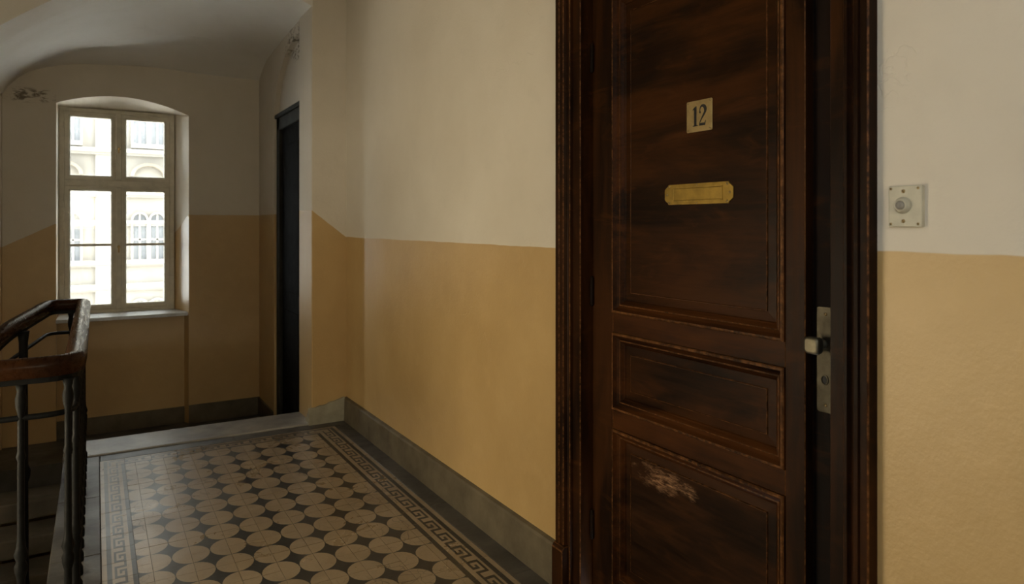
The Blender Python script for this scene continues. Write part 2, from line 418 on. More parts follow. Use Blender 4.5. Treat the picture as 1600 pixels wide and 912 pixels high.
structure(mb.build('wall_rear', M['left'], weld=False), 'rear corridor wall behind the viewer', 'wall')
for y0, y1, z0, z1, nm, lb in WINS:
    ym = (y0+y1)/2
    wr = structure(empty(nm, (-1.5, ym, z0)), lb, 'window')
    mb = MB()
    mb.box(-1.53, -1.45, y0, y0+0.05, z0, z1); mb.box(-1.53, -1.45, y1-0.05, y1, z0, z1)
    mb.box(-1.53, -1.45, y0, y1, z0, z0+0.05); mb.box(-1.53, -1.45, y0, y1, z1-0.05, z1)
    mb.box(-1.53, -1.45, ym-0.025, ym+0.025, z0, z1)
    mb.build('frame', M['frame_paint'], wr, weld=False)
    for ya, yb in ((y0+0.05, ym-0.025), (ym+0.025, y1-0.05)):
        mb = MB(); mb.box(-1.492, -1.488, ya, yb, z0+0.05, z1-0.05); mb.build('pane', M['amber_fill_glass' if nm == 'fill_window_stair' else 'glass'], wr)

wr = structure(empty('fill_window_rear', (0, -2.5, 1.25)), 'unseen amber glazed fill window added in the rear wall behind the viewer', 'window')  # rear window added to brighten the pilaster and end wall
mb = MB()
mb.box(-0.6, -0.55, -2.55, -2.47, 1.25, 2.45); mb.box(0.55, 0.6, -2.55, -2.47, 1.25, 2.45); mb.box(-0.025, 0.025, -2.55, -2.47, 1.25, 2.45)
mb.box(-0.6, 0.6, -2.55, -2.47, 1.25, 1.30); mb.box(-0.6, 0.6, -2.55, -2.47, 2.40, 2.45)
mb.build('frame', M['frame_paint'], wr, weld=False)
for xa, xb in ((-0.55, -0.025), (0.025, 0.55)):
    mb = MB(); mb.box(xa, xb, -2.512, -2.508, 1.30, 2.40); mb.build('pane', M['amber_fill_glass'], wr)

# ------------------------------------------------------------------ ceiling, transverse arch, vault
mb = MB(); mb.box(-1.6, 1.95, -2.65, 7.35, 3.25, 3.45)
structure(mb.build('ceiling', M['vault']), 'flat plaster ceiling above the corridor', 'ceiling')
def interp(tab, x):
    for (a, u), (b, v) in zip(tab, tab[1:]):
        if x <= b:
            t = (x-a)/(b-a); return u + (v-u)*t
    return tab[-1][1]
def smooth_tab(tab, n=48):
    """Catmull-Rom resample of a table"""
    out = []
    for i in range(n+1):
        x = tab[0][0] + (tab[-1][0]-tab[0][0])*i/n
        k = max(j for j in range(len(tab)-1) if tab[j][0] <= x + 1e-9)
        x0, y0 = tab[k]; x1, y1 = tab[k+1]
        def slope(j):
            if j == 0: return (tab[1][1]-tab[0][1])/(tab[1][0]-tab[0][0])
            if j == len(tab)-1: return (tab[-1][1]-tab[-2][1])/(tab[-1][0]-tab[-2][0])
            return (tab[j+1][1]-tab[j-1][1])/(tab[j+1][0]-tab[j-1][0])
        h = x1-x0; t = (x-x0)/h; m0, m1 = slope(k)*h, slope(k+1)*h
        out.append((x, (2*t**3-3*t*t+1)*y0 + (t**3-2*t*t+t)*m0 + (-2*t**3+3*t*t)*y1 + (t**3-t*t)*m1))
    return out
ZA = smooth_tab([(-1.35, 1.95), (-0.9, 2.2), (-0.63, 2.40), (-0.35, 2.62), (-0.21, 2.72), (0, 2.83), (0.4, 2.98), (0.9, 3.0), (1.2, 2.96), (1.30, 2.92)])
ZB = smooth_tab([(-1.35, 1.9), (-0.9, 2.2), (-0.66, 2.38), (-0.52, 2.55), (-0.2, 2.73), (0.09, 2.80), (0.53, 2.885), (0.95, 2.90), (1.30, 2.86)])
ZE = smooth_tab([(-1.35, 1.9), (-0.9, 2.19), (-0.66, 2.37), (-0.6, 2.47), (-0.476, 2.60), (-0.211, 2.70), (0.1, 2.735), (0.417, 2.753), (0.766, 2.737), (1.30, 2.73)])
YC = smooth_tab([(-1.35, 6.70), (-0.66, 6.66), (-0.52, 6.5), (-0.2, 6.33), (0.09, 6.15), (0.53, 6.03), (0.95, 6.12), (1.30, 6.36)])
xs = [p[0] for p in ZA]
mb = MB()
outline = [(x, 4.87, z) for x, z in ZA] + [(1.30, 4.87, 3.3), (-1.35, 4.87, 3.3)]
mb.prism(outline, (0, 0.35, 0))
structure(mb.build('ceiling_arch', M['vault']), 'plaster transverse arch between corridor and landing', 'arch')
mb = MB(); rows = []
for k in range(9):
    t = k/8
    rows.append([(x, 5.22 + (YC[i][1]-5.22)*t, ZA[i][1] + (ZB[i][1]-ZA[i][1])*t + 0.05*math.sin(math.pi*t)*max(0, 1-((x-0.4)/1.0)**2)) for i, x in enumerate(xs)])
mb.loft(rows, 0, smooth=True)
rows = []
for k in range(7):
    t = k/6
    rows.append([(x, YC[i][1] + (YE+0.005-YC[i][1])*t, ZB[i][1] + (ZE[i][1]-ZB[i][1])*t + 0.02*math.sin(math.pi*t)) for i, x in enumerate(xs)])
mb.loft(rows, 0, smooth=True)
o = structure(mb.build('ceiling_vault', M['vault'], weld=False), 'curved plaster vault over the window landing', 'vault')

# ------------------------------------------------------------------ floors
mb = MB(); mb.box(-0.16, W+0.02, 2.70, 4.87, -0.28, -0.004); mb.box(-1.36, W+0.02, -2.4, 2.70, -0.28, -0.004)
floor = structure(mb.build('floor', M['grout'], weld=False), 'corridor floor of patterned beige and black cement tiles', 'floor')
# stone margins
def stones(name, x0, x1, y0, y1, z1, mat, n, along='Y', th=0.03, bev=0.003):
    for i in range(n):
        t0, t1 = i/n, (i+1)/n; g = 0.0008
        mb = MB()
        if along == 'Y': mb.box(x0, x1, y0+(y1-y0)*t0+g, y0+(y1-y0)*t1-g, z1-th, z1)
        else: mb.box(x0+(x1-x0)*t0+g, x0+(x1-x0)*t1-g, y0, y1, z1-th, z1)
        mb.build(name, mat, floor, bevel=bev)
stones('margin_stone', 1.421, W-0.005, -2.39, 4.749, 0.0, M['slate'], 9)
stones('margin_stone', 0.02, W-0.005, 4.751, 4.869, 0.0, M['slate'], 2, 'X')
stones('curb_stone', -0.165, 0.018, 2.70, 4.869, 0.001, M['slate'], 3)
stones('landing_slab', -1.345, 0.018, -2.39, 2.698, 0.0, M['slate'], 5)
mb = MB(); mb.box(-0.17, 1.295, 4.871, 5.21, -0.16, 0.012)
mb.build('threshold_stone', M['sill_stone'], floor, bevel=0.008, seg=2)
mb = MB(); mb.box(-0.165, -0.14, 2.70, 4.87, -0.5, -0.03)
mb.build('slab_edge', M['stone'], floor)

# tile field -------------------------------------------------------------
P = 0.148; GX0, GY0 = 0.050, 2.877; KY = 1.15; PY = P*KY
def clip(poly, axis, lim, keep_less):
    out = []
    for i in range(len(poly)):
        a, b = poly[i], poly[(i+1) % len(poly)]
        ia = (a[axis] <= lim) == keep_less or abs(a[axis]-lim) < 1e-9
        ib = (b[axis] <= lim) == keep_less or abs(b[axis]-lim) < 1e-9
        if ia: out.append(a)
        if ia != ib:
            t = (lim-a[axis])/(b[axis]-a[axis]); out.append((a[0]+(b[0]-a[0])*t, a[1]+(b[1]-a[1])*t))
    return out
def tile_shapes(gap=0.0011):
    """quarter discs in the corners and a black four pointed star between them, in a P x P square"""
    R = P/2*0.985; K = 6; out = []; star = []
    for cx, cy, a0 in ((0, 0, 0), (P, 0, 90), (P, P, 180), (0, P, 270)):
        arc = [(cx + R*math.cos(math.radians(a0 + 90*i/K)), cy + R*math.sin(math.radians(a0 + 90*i/K))) for i in range(K+1)]
        out.append(([(cx, cy)] + arc, 0)); star.append(arc[::-1])
    ring = star[0][::-1]
    ring = []
    # walk around: corner 0 arc runs (R,0)->(0,R); go counter-clockwise via bottom edge
    for k in (0, 1, 2, 3): ring += list(reversed([( *p,) for p in out[k][0][1:]]))
    c = (P/2, P/2)
    for i in range(len(ring)):
        out.append(([c, ring[i], ring[(i+1) % len(ring)]], 1))
    return [([(a, b*KY) for a, b in poly], m) for poly, m in out]
SH = tile_shapes(); CACHE = {}
def tile_mesh(x0, x1, y0, y1):
    key = tuple(round(v, 4) for v in (x0, x1, y0, y1))
    if key in CACHE: return CACHE[key]
    g = 0.0008; mb = MB()
    for poly, m in SH:
        for ax, lim, less in ((0, x0+g, False), (0, x1-g, True), (1, y0+g, False), (1, y1-g, True)):
            if len(poly) >= 3: poly = clip(poly, ax, lim, less)
        if len(poly) >= 3: mb.poly([(a, b, 0) for a, b in poly], m)
    a, b, c, d = x0+g, x1-g, y0+g, y1-g
    for p, q in (((a, c), (b, c)), ((b, c), (b, d)), ((b, d), (a, d)), ((a, d), (a, c))):
        mb.poly([(p[0], p[1], -0.006), (q[0], q[1], -0.006), (q[0], q[1], 0), (p[0], p[1], 0)], 0)
    me = bpy.data.meshes.new('floor_tile'); me.from_pydata(mb.v, [], mb.f)
    me.materials.append(M['tile_light']); me.materials.append(M['tile_dark'])
    for p, mi in zip(me.polygons, mb.m): p.material_index = mi
    bm = bmesh.new(); bm.from_mesh(me)
    for f in bm.faces:
        if abs(f.normal.z) > 0.5 and f.normal.z < 0: f.normal_flip()
    bm.to_mesh(me); bm.free()
    CACHE[key] = me; return me
FX0, FX1, FY1 = 0.145, 1.265, 4.63
NEAR = 1.30
rest = MB()
k0 = -37
for j in range(k0, 14):
    gy = GY0 + PY*j; ya, yb = 0.0, min(PY, FY1-gy)
    if yb < 0.01: continue
    for i in range(0, 9):
        gx = GX0 + P*i; xa, xb = max(0.0, FX0-gx), min(P, FX1-gx)
        if xb-xa < 0.01: continue
        me = tile_mesh(xa, xb, ya, yb)
        if gy >= NEAR:
            o = bpy.data.objects.new('floor_tile', me); COL.objects.link(o)
            o.location = (gx, gy, random.uniform(-0.0005, 0.0005)); attach(o, floor)
            o.rotation_euler = (random.uniform(-.0025, .0025), random.uniform(-.0025, .0025), 0)
        elif gy > -2.35:
            b = len(rest.v); rest.v += [(v.co.x+gx, v.co.y+gy, v.co.z) for v in me.vertices]
            for p in me.polygons:
                rest.f.append(tuple(b+q for q in p.vertices)); rest.m.append(p.material_index); rest.sm.append(False)
# meander border ----------------------------------------------------------
KEY = ['11110111', '10010100', '10110100', '10000100', '11111100']
def band_cell(r, c):
    """rows run from the field (0) outwards (13), columns along the border"""
    if r in (0, 1): return 1
    if r in (2, 3): return 0
    if 4 <= r <= 8: return int(KEY[r-4][c % 8])
    if r == 9: return 0
    if r in (10, 11): return 1
    return 0
def border_mesh(width, length, corner=False):
    key = ('b', round(width, 4), round(length, 4), corner)
    if key in CACHE: return CACHE[key]
    g = 0.0008; nr = 14; mb = MB(); nc = 14 if corner else max(1, round(8*length/P))
    su, sv = (length-2*g)/nc, (width-2*g)/nr
    for r in range(nr):
        c = 0
        while c < nc:
            def cell(cc):
                if not corner: return band_cell(r, cc)
                q = max(r, cc)
                return band_cell(q, 0) if not 4 <= q <= 8 else int(q in (4, 8))
            m = cell(c); e = c
            while e < nc and cell(e) == m: e += 1
            mb.poly([(g+c*su, g+r*sv, 0), (g+e*su, g+r*sv, 0), (g+e*su, g+(r+1)*sv, 0), (g+c*su, g+(r+1)*sv, 0)], m)
            c = e
    a, b, c, d = g, length-g, g, width-g
    for p, q in (((a, c), (b, c)), ((b, c), (b, d)), ((b, d), (a, d)), ((a, d), (a, c))):
        mb.poly([(p[0], p[1], -0.006), (q[0], q[1], -0.006), (q[0], q[1], 0), (p[0], p[1], 0)], 0)
    me = bpy.data.meshes.new('border_tile'); me.from_pydata(mb.v, [], mb.f)
    me.materials.append(M['tile_light']); me.materials.append(M['tile_dark'])
    for p, mi in zip(me.polygons, mb.m): p.material_index = mi
    CACHE[key] = me; return me
def put_border(me, loc, rz, mirror=False):
    o = bpy.data.objects.new('border_tile', me); COL.objects.link(o)
    o.location = (loc[0], loc[1], random.uniform(-0.0003, 0.0003)); o.rotation_euler = (0, 0, rz)
    attach(o, floor); return o
def add_rest(me, loc, rz):
    mt = Matrix.Translation(loc) @ Matrix.Rotation(rz, 4, 'Z'); b = len(rest.v)
    rest.v += [tuple(mt @ v.co) for v in me.vertices]
    for p in me.polygons:
        rest.f.append(tuple(b+q for q in p.vertices)); rest.m.append(p.material_index); rest.sm.append(False)
wr_, wl_, wf_ = 1.42-FX1, FX0-0.02, 4.75-FY1
y = FY1
while y > -2.30:
    y2 = y - P
    # right: along -Y .. outwards +X  (local x -> -Y, local y -> +X): rotate -90, local y -> +X
    mer, mel = border_mesh(wr_, P), border_mesh(wl_, P)
    if y2 > NEAR-0.2:
        put_border(mer, (FX1, y), -math.pi/2); put_border(mel, (FX0, y2), math.pi/2)
    else:
        add_rest(mer, (FX1, y, 0), -math.pi/2); add_rest(mel, (FX0, y2, 0), math.pi/2)
    y = y2
n = 8; L = (FX1-FX0)/n
for i in range(n): put_border(border_mesh(wf_, L), (FX0+L*i, FY1), 0)
put_border(border_mesh(wf_, wr_, True), (FX1, FY1), 0)
o = put_border(border_mesh(wl_, wf_, True), (FX0, FY1), math.pi/2)
o = rest.build('tile_paving', [M['tile_light'], M['tile_dark']], floor, weld=False); o['kind'] = 'stuff'

# lower landing and the step down to it
mb = MB()
mb.box(-0.16, 1.36, 5.21, YE+0.08, -0.6, -0.36); mb.box(-1.35, -0.16, 6.10, YE+0.08, -0.6, -0.36)
lf = structure(mb.build('floor_landing', M['slate'], weld=False), 'dark stone floor of the lower window landing', 'floor')
mb = MB(); mb.box(-0.16, 1.30, 5.20, 5.47, -0.37, -0.175); mb.build('step', M['step'], lf, bevel=0.01)
# flight of stairs going down in the well
st = structure(empty('staircase', (-0.75, 6.1, -0.36)), 'worn stone stair flight going down behind the iron railing', 'stairs')
for i in range(12):
    z = -0.36-0.15*(i+1); y1 = 6.10-0.26*i
    mb = MB(); mb.box(-1.35, -0.166, y1-0.285, y1, z-0.13, z); mb.build('step', M['step'], st, bevel=0.015, seg=2)
mb = MB(); mb.box(-1.36, -0.15, 2.6, 2.70, -3.2, -0.28); mb.box(-0.15, -0.05, 2.6, 7.1, -3.2, -0.37); mb.box(-0.15, -0.05, 2.6, 4.87, -0.4, -0.27); mb.box(-0.15, -0.05, 4.8, 5.2, -0.4, -0.15); mb.box(-1.36, -0.05, 2.6, 7.0, -3.3, -3.2)
structure(mb.build('wall_stairwell', M['left'], weld=False), 'lower stairwell wall under the corridor floor', 'wall')

# ------------------------------------------------------------------ baseboards
def base_profile_y(name, y0, y1, label):
    mb = MB()
    pr = [(W+0.005, 0), (W-0.026, 0), (W-0.022, 0.150), (W-0.016, 0.160), (W+0.005, 0.168)]
    mb.prism([(x, y0, z) for x, z in pr], (0, y1-y0, 0))
    structure(mb.build(name, M['stone']), label, 'baseboard')
base_profile_y('baseboard_right', 2.197, 4.869, 'grey stone skirting along the ochre wall left of the door')
base_profile_y('baseboard_near', -2.39, 0.925, 'grey stone skirting along the wall right of the door')
mb = MB()   # pale plinth of the pilaster, its top edge broken away
n = 10; front_ = [(1.27, 4.845, 0.001)]
top = []
for i in range(n+1):
    t = i/n; x = 1.268 + (W-0.02-1.268)*t
    top.append((x, 4.845, 0.115 + 0.055*t**1.6 + (0.006 if i in (3, 6) else 0)))
pts = [(1.268, 4.845, 0.001)] + [(W-0.02, 4.845, 0.001)] + top[::-1]
mb.prism(pts, (0, 0.024, 0))
mb.prism([(1.269, 4.851, 0.013), (1.269, 4.95, 0.013), (1.269, 4.90, 0.075), (1.269, 4.851, 0.112)], (0.024, 0, 0))
structure(mb.build('baseboard_pilaster', M['plinth'], weld=False), 'pale chipped stone plinth at the foot of the corridor pier', 'baseboard')
mb = MB()
mb.box(XR, 1.30, YE-0.018, YE, -0.36, -0.20); mb.box(XL, XR-0.03, YE+0.052, YE+0.07, -0.36, -0.22); mb.box(1.284, 1.302, 6.12, YE, -0.36, -0.20)
structure(mb.build('baseboard_end', M['stone'], weld=False), 'grey stone skirting at the foot of the window landing', 'baseboard')

# ------------------------------------------------------------------ door frame
def u_loft(mb, prof, m, y0=YR, y1=YL, zt=ZT, z0=0.0, mats=None):
    rings = []
    for o_, x in prof:
        rings.append([(x, y0-o_, z0), (x, y0-o_, zt+o_), (x, y1+o_, zt+o_), (x, y1+o_, z0)])
    for k in range(len(rings)-1):
        mb.loft(rings[k:k+2], mats[k] if mats else m)
fr = structure(empty('trim_1', (W, 1.56, 0)), 'dark brown moulded door frame around door number twelve', 'door frame')
prof = [(0, 1.715), (0, 1.542), (0.003, 1.538), (0.043, 1.538), (0.045, 1.526), (0.048, 1.523), (0.055, 1.523), (0.058, 1.529), (0.061, 1.533),
        (0.070, 1.530), (0.075, 1.518), (0.078, 1.514), (0.089, 1.513), (0.092, 1.518), (0.096, 1.514), (0.099, 1.508), (0.115, 1.507), (0.119, 1.510), (0.120, 1.541)]
worn = {1, 4, 10, 14, 16}
mb = MB(); u_loft(mb, prof, 0, mats=[1 if k in worn else 0 for k in range(len(prof)-1)])
mb.build('architrave', [M['wood_z'], M['wood_wear']], fr, weld=True)
for y0, y1 in ((YL+0.058, YL+0.126), (YR-0.126, YR-0.058)):
    mb = MB()
    pr = [(1.541, 0), (1.496, 0), (1.496, 0.172), (1.506, 0.186), (1.541, 0.186)]
    mb.prism([(x, y0, z) for x, z in pr], (0, y1-y0, 0)); mb.build('plinth_block', [M['wood_z'], M['wood_wear']], fr, bevel=0.003, bevel_mat=1)

# ------------------------------------------------------------------ door leaf
XD = 1.593
dr = structure(empty('door_1', (XD, 1.56, 0.005)), 'dark varnished panelled door numbered 12 with brass mail slot', 'door')
PY0, PY1 = 1.221, 1.946
Z = [(0.105, 0.667), (0.737, 1.013), (1.083, 2.225)]    # panel openings, bottom to top
WD = [M['wood_z'], M['wood_wear']]; WH = [M['wood_y'], M['wood_wear']]
mb = MB(); mb.box(XD, 1.66, PY1, YL-0.002, 0.006, ZT-0.003); mb.build('stile', WD, dr, bevel=0.0022, bevel_mat=1)
mb = MB(); mb.box(XD, 1.66, 1.160, PY0, 0.006, ZT-0.003); mb.build('stile', WD, dr, bevel=0.0022, bevel_mat=1)
mb = MB(); mb.box(XD+0.032, 1.66, YR+0.002, 1.161, 0.006, ZT-0.003); mb.build('lock_stile', [M['shaded_lock_wood'], M['wood_wear']], dr, bevel=0.002, bevel_mat=1)
for z0, z1 in ((0.006, Z[0][0]), (Z[0][1], Z[1][0]), (Z[1][1], Z[2][0]), (Z[2][1], ZT-0.003)):
    mb = MB(); mb.box(XD+0.0006, 1.66, PY0, PY1, z0, z1); mb.build('rail', WH, dr, bevel=0.0015, bevel_mat=1)
def rect_rings(mb, prof, y0, y1, z0, z1, mats, cap=None):
    rings = []
    for i, x in prof:
        rings.append([(x, y0+i, z0+i), (x, y1-i, z0+i), (x, y1-i, z1-i), (x, y0+i, z1-i)])
    for k in range(len(rings)-1): mb.loft(rings[k:k+2], mats[k], closed=True)
    if cap is not None: mb.poly(rings[-1], cap)
for k, (z0, z1) in enumerate(Z):
    pf = [(0.044, XD+0.024), (0.073, XD+0.022), (0.0742, XD+0.0172), (0.0758, XD+0.0172), (0.077, XD+0.019)]
    mb = MB(); rect_rings(mb, pf, PY0, PY1, z0, z1, [0, 1, 1, 0], 0)
    mb.box(XD+0.024, 1.655, PY0+0.001, PY1-0.001, z0+0.001, z1-0.001)
    pan = mb.build('panel', [M['wood_panel_worn'] if k == 0 else M['wood_panel'], M['wood_wear']], dr, weld=False)
    mp = [(0.0, XD+0.002), (0.0, XD-0.006), (0.003, XD-0.009), (0.009, XD-0.009), (0.012, XD-0.005), (0.018, XD+0.003), (0.026, XD+0.008),
          (0.030, XD+0.007), (0.034, XD+0.010), (0.040, XD+0.017), (0.043, XD+0.019), (0.046, XD+0.025)]
    mb = MB(); rect_rings(mb, mp, PY0, PY1, z0, z1, [0, 1, 1, 0, 0, 0, 1, 0, 0, 0, 0])
    mb.build('moulding', WH, pan)
# hinges on the far edge
for z in (0.28, 1.15, 2.02):
    mb = MB(); mb.lathe([(0.004, -0.055), (0.007, -0.05), (0.007, 0.05), (0.004, 0.056)], (XD-0.006, YL-0.008, z), seg=10)
    mb.build('hinge', M['shaded_lock_wood'], dr)

# fixtures on the panel ----------------------------------------------------
XP = XD+0.019
def screw_mesh(r=0.004, slot=True, mat='screw'):
    mb = MB(); mb.lathe([(r, -0.001), (r, 0.0006), (r*0.75, 0.0014), (r*0.2, 0.0018)], seg=12, axis='-X')
    mb.box(-0.0022, -0.0014, -r*0.75, r*0.75, -r*0.13, r*0.13, 1)
    me = mb.build('screw', [M[mat], M['black']], weld=False)
    return me
SCREW = screw_mesh(0.0042); SMALL = screw_mesh(0.003)
def put_screw(src, parent, x, y, z, used=set()):
    if src.name not in used: o = src; used.add(src.name); o.parent = None
    else: o = src.copy(); COL.objects.link(o)
    o.location = (x, y, z); attach(o, parent); o.rotation_euler = (random.uniform(0, 3), 0, 0)
    return o
def plate(outline, x_back, th, y0, z0):
    """outline [(u, v)], u to the right as seen from the corridor"""
    mb = MB(); mb.prism([(x_back, y0-u, z0+v) for u, v in outline], (-th, 0, 0)); return mb
# number plate
ny, nz = 1.548, 1.737
mb = plate([(-.050, -.049), (.050, -.049), (.053, -.046), (.053, .046), (.050, .049), (-.050, .049), (-.053, .046), (-.053, -.046)], XP+0.0005, 0.003, ny, nz)
npl = mb.build('number_plate', M['brass_pale'], dr, bevel=0.0006); npl['label'] = 'pale square brass number plate'
for u, v in ((-.046, -.042), (.046, -.042), (-.046, .042), (.046, .042)): put_screw(SMALL, npl, XP-0.0025, ny-u, nz+v)
def stroke(mb, cl, x, th):
    """variable width flat stroke: [(u, v, half width)]"""
    Lf, Rt = [], []
    for i, (u, v, w) in enumerate(cl):
        a = cl[max(i-1, 0)]; b = cl[min(i+1, len(cl)-1)]
        dx, dy = b[0]-a[0], b[1]-a[1]; l = math.hypot(dx, dy) or 1
        Lf.append((u-dy/l*w, v+dx/l*w)); Rt.append((u+dy/l*w, v-dx/l*w))
    for k in range(len(cl)-1):
        q = [Lf[k], Lf[k+1], Rt[k+1], Rt[k]]
        mb.prism([(x, ny-u, nz+v) for u, v in q], (-th, 0, 0))
xd = XP-0.0024
mb = MB()   # 1
cu = -0.0155
mb.prism([(xd, ny-u, nz+v) for u, v in [(cu-.0050, -.030), (cu+.0050, -.030), (cu+.0050, .031), (cu+.0030, .031), (cu-.0050, .026)]], (-.0008, 0, 0))
mb.prism([(xd, ny-u, nz+v) for u, v in [(cu-.0105, -.031), (cu+.0105, -.031), (cu+.0105, -.0285), (cu-.0105, -.0285)]], (-.0008, 0, 0))
mb.prism([(xd, ny-u, nz+v) for u, v in [(cu-.011, .0195), (cu-.004, .023), (cu-.0035, .0285), (cu+.001, .031), (cu-.006, .026), (cu-.011, .0215)]], (-.0008, 0, 0))
mb.build('digit', M['enamel'], npl, weld=False)
mb = MB()   # 2
cu = 0.0145
cl = []
for i in range(15):
    a = math.radians(200 - 235*i/14)
    cl.append((cu + 0.0118*math.cos(a)*(1 if i > 3 else 0.95), 0.0165 + 0.0135*math.sin(a), 0.0015 + 0.0040*max(0, math.sin(math.pi*(i-3)/14))**1.2 if i > 3 else 0.0016))
cl += [(cu+.004, .001, .0034), (cu-.003, -.0085, .0020), (cu-.0095, -.0185, .0011), (cu-.0125, -.0265, .0012)]
stroke(mb, cl, xd, 0.0008)
mb.prism([(xd, ny-u, nz+v) for u, v in [(cu-.0140, -.031), (cu+.0105, -.031), (cu+.0135, -.0165), (cu+.0120, -.0165), (cu+.0085, -.0235), (cu-.004, -.0225), (cu-.0130, -.0245)]], (-.0008, 0, 0))
mb.lathe([(0.0034, 0), (0.0034, 0.0008)], (xd, ny-(cu-.0105), nz+.0105), axis='-X', seg=12)
mb.build('digit', M['enamel'], npl, weld=False)
# mail slot
my, mz = 1.556, 1.495
hw, hh = 0.143, 0.033
ol = []
for sx, sy in ((1, -1), (1, 1), (-1, 1), (-1, -1)):
    c = [(sx*(hw-0.018), sy*hh), (sx*(hw-0.014), sy*(hh-0.006)), (sx*(hw-0.004), sy*(hh-0.013)), (sx*hw, sy*(hh-0.017))]
    ol += c if sx*sy < 0 else c[::-1]
    ol += []
mb = plate(ol, XP+0.0005, 0.004, my, mz)
ms = mb.build('mail_slot', M['brass'], dr, bevel=0.0008); ms['label'] = 'brass mail slot with hinged flap'
mb = MB()
rings = []
for i, x in ((0, XP-0.0034), (0.0005, XP-0.0052), (0.0035, XP-0.0052), (0.005, XP-0.0042)):
    a, b = 0.104-i, 0.0225-i
    rings.append([(x, my-u, mz+v) for u, v in ((-a, -b), (a, -b), (a, b), (-a, b))])
mb.loft(rings, 0, closed=True); mb.poly(rings[-1], 0)
mb.build('flap', M['brass'], ms)
for u, v in ((-.131, 0), (.131, 0), (-.121, -.026), (.121, -.026), (-.121, .026), (.121, .026)): put_screw(SCREW, ms, XP-0.0036, my-u, mz+v)
for u, v in ((0, -.0282), (0, .0282)): put_screw(SMALL, ms, XP-0.0036, my-u, mz+v)
# lock plate on the rebated stile
XLk = XD+0.032; ly, lz = 1.118, 1.048; a, b = 0.028, 0.137
mb = plate([(-a+.006, -b), (a-.006, -b), (a, -b+.006), (a, b-.006), (a-.006, b), (-a+.006, b), (-a, b-.003), (-a, -b+.006)], XLk+0.0005, 0.004, ly, lz)
lp = mb.build('lock_plate', M['steel'], dr, bevel=0.0007); lp['label'] = 'tall tarnished lock plate with knob'
mb = MB()
def rrect(h, r, x, y0, z0):
    out = []
    for cx, cy, a0 in ((h-r, h-r, 0), (-h+r, h-r, 90), (-h+r, -h+r, 180), (h-r, -h+r, 270)):
        for i in range(5):
            t = math.radians(a0+22.5*i); out.append((x, y0-(cx+r*math.cos(t)), z0+cy+r*math.sin(t)))
    return out
ky, kz = 1.128, 1.088
mb.lathe([(0.013, 0.0), (0.013, 0.004), (0.009, 0.006), (0.009, 0.028)], (XLk-0.003, ky, kz), axis='-X', seg=16)
mb.loft([rrect(h, r, XLk-0.003-d, ky, kz) for h, r, d in ((0.014, 0.008, 0.024), (0.020, 0.009, 0.028), (0.022, 0.010, 0.034), (0.022, 0.010, 0.046), (0.0195, 0.009, 0.051), (0.015, 0.008, 0.0525))], 0, closed=True, smooth=True, caps=True)
mb.build('knob', M['knob'], lp, weld=False)
mb = MB(); kz2 = 0.996
ring = lambda r, x, sy: [(x, ly+0.004-r*math.cos(2*math.pi*i/18), kz2+r*sy*math.sin(2*math.pi*i/18)) for i in range(18)]
mb.loft([ring(0.0105, XLk-0.0033, 1.3), ring(0.0105, XLk-0.0055, 1.3), ring(0.008, XLk-0.006, 1.3), ring(0.0075, XLk-0.0040, 1.3)], 0, closed=True, smooth=False)
mb.poly(ring(0.0076, XLk-0.0041, 1.3), 1)
mb.build('keyhole', [M['steel'], M['black']], lp, weld=False)
for v in (-.118, .118): put_screw(SCREW, lp, XLk-0.0036, ly+0.002, lz+v)

# ------------------------------------------------------------------ doorbell
by, bz_ = 0.862, 1.4395
db = tag(empty('doorbell', (W, by, bz_)), 'ivory square doorbell plate with round push button beside the dark door frame', 'doorbell')
a, b = 0.0365, 0.0455
mb = plate([(-a, -b), (a, -b), (a, b), (-a, b)], W+0.001, 0.014, by, bz_)
mb.build('plate', M['bakelite'], db, bevel=0.0025, seg=3)
by2 = by + 0.004
mb = MB(); mb.lathe([(0.0185, 0.0), (0.0185, 0.003), (0.0165, 0.006), (0.0145, 0.011), (0.0125, 0.013), (0.0105, 0.013), (0.0100, 0.009)], (W-0.0125, by2, bz_+0.002), axis='-X', seg=28)
mb.build('collar', M['bakelite'], db)
mb = MB(); mb.lathe([(0.0092, 0.0), (0.0092, 0.013), (0.007, 0.0145), (0.002, 0.015)], (W-0.0125, by2, bz_+0.002), axis='-X', seg=24)
mb.build('button', M['button'], db)
for u, v in ((-.031, -.039), (.029, -.039), (-.031, .039), (.029, .039)): put_screw(SMALL, db, W-0.0128, by-u, bz_+v)
for u, v in ((-.003, -.033), (-.003, .033)): put_screw(SCREW, db, W-0.0128, by-u, bz_+v)

# ------------------------------------------------------------------ far door in the recess
d2 = structure(empty('door_2', (1.33, 5.65, -0.36)), 'nearly black door standing in the arched landing recess', 'door')
mb = MB()
for y0, y1, z0, z1 in ((5.97, 6.075, -0.36, 2.29), (5.23, 5.32, -0.36, 2.29), (5.23, 6.075, 2.19, 2.29)):
    mb.box(1.315, 1.36, y0, y1, z0, z1)
mb.box(1.300, 1.36, 5.225, 6.085, 2.29, 2.325)
mb.build('door_frame', M['far_trim'], d2, bevel=0.006, weld=False)
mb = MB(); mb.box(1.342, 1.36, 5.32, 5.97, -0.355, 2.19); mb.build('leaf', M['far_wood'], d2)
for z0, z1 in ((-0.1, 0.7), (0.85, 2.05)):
    mb = MB(); mb.box(1.336, 1.345, 5.42, 5.87, z0, z1); mb.build('panel', M['far_wood'], d2, bevel=0.006)

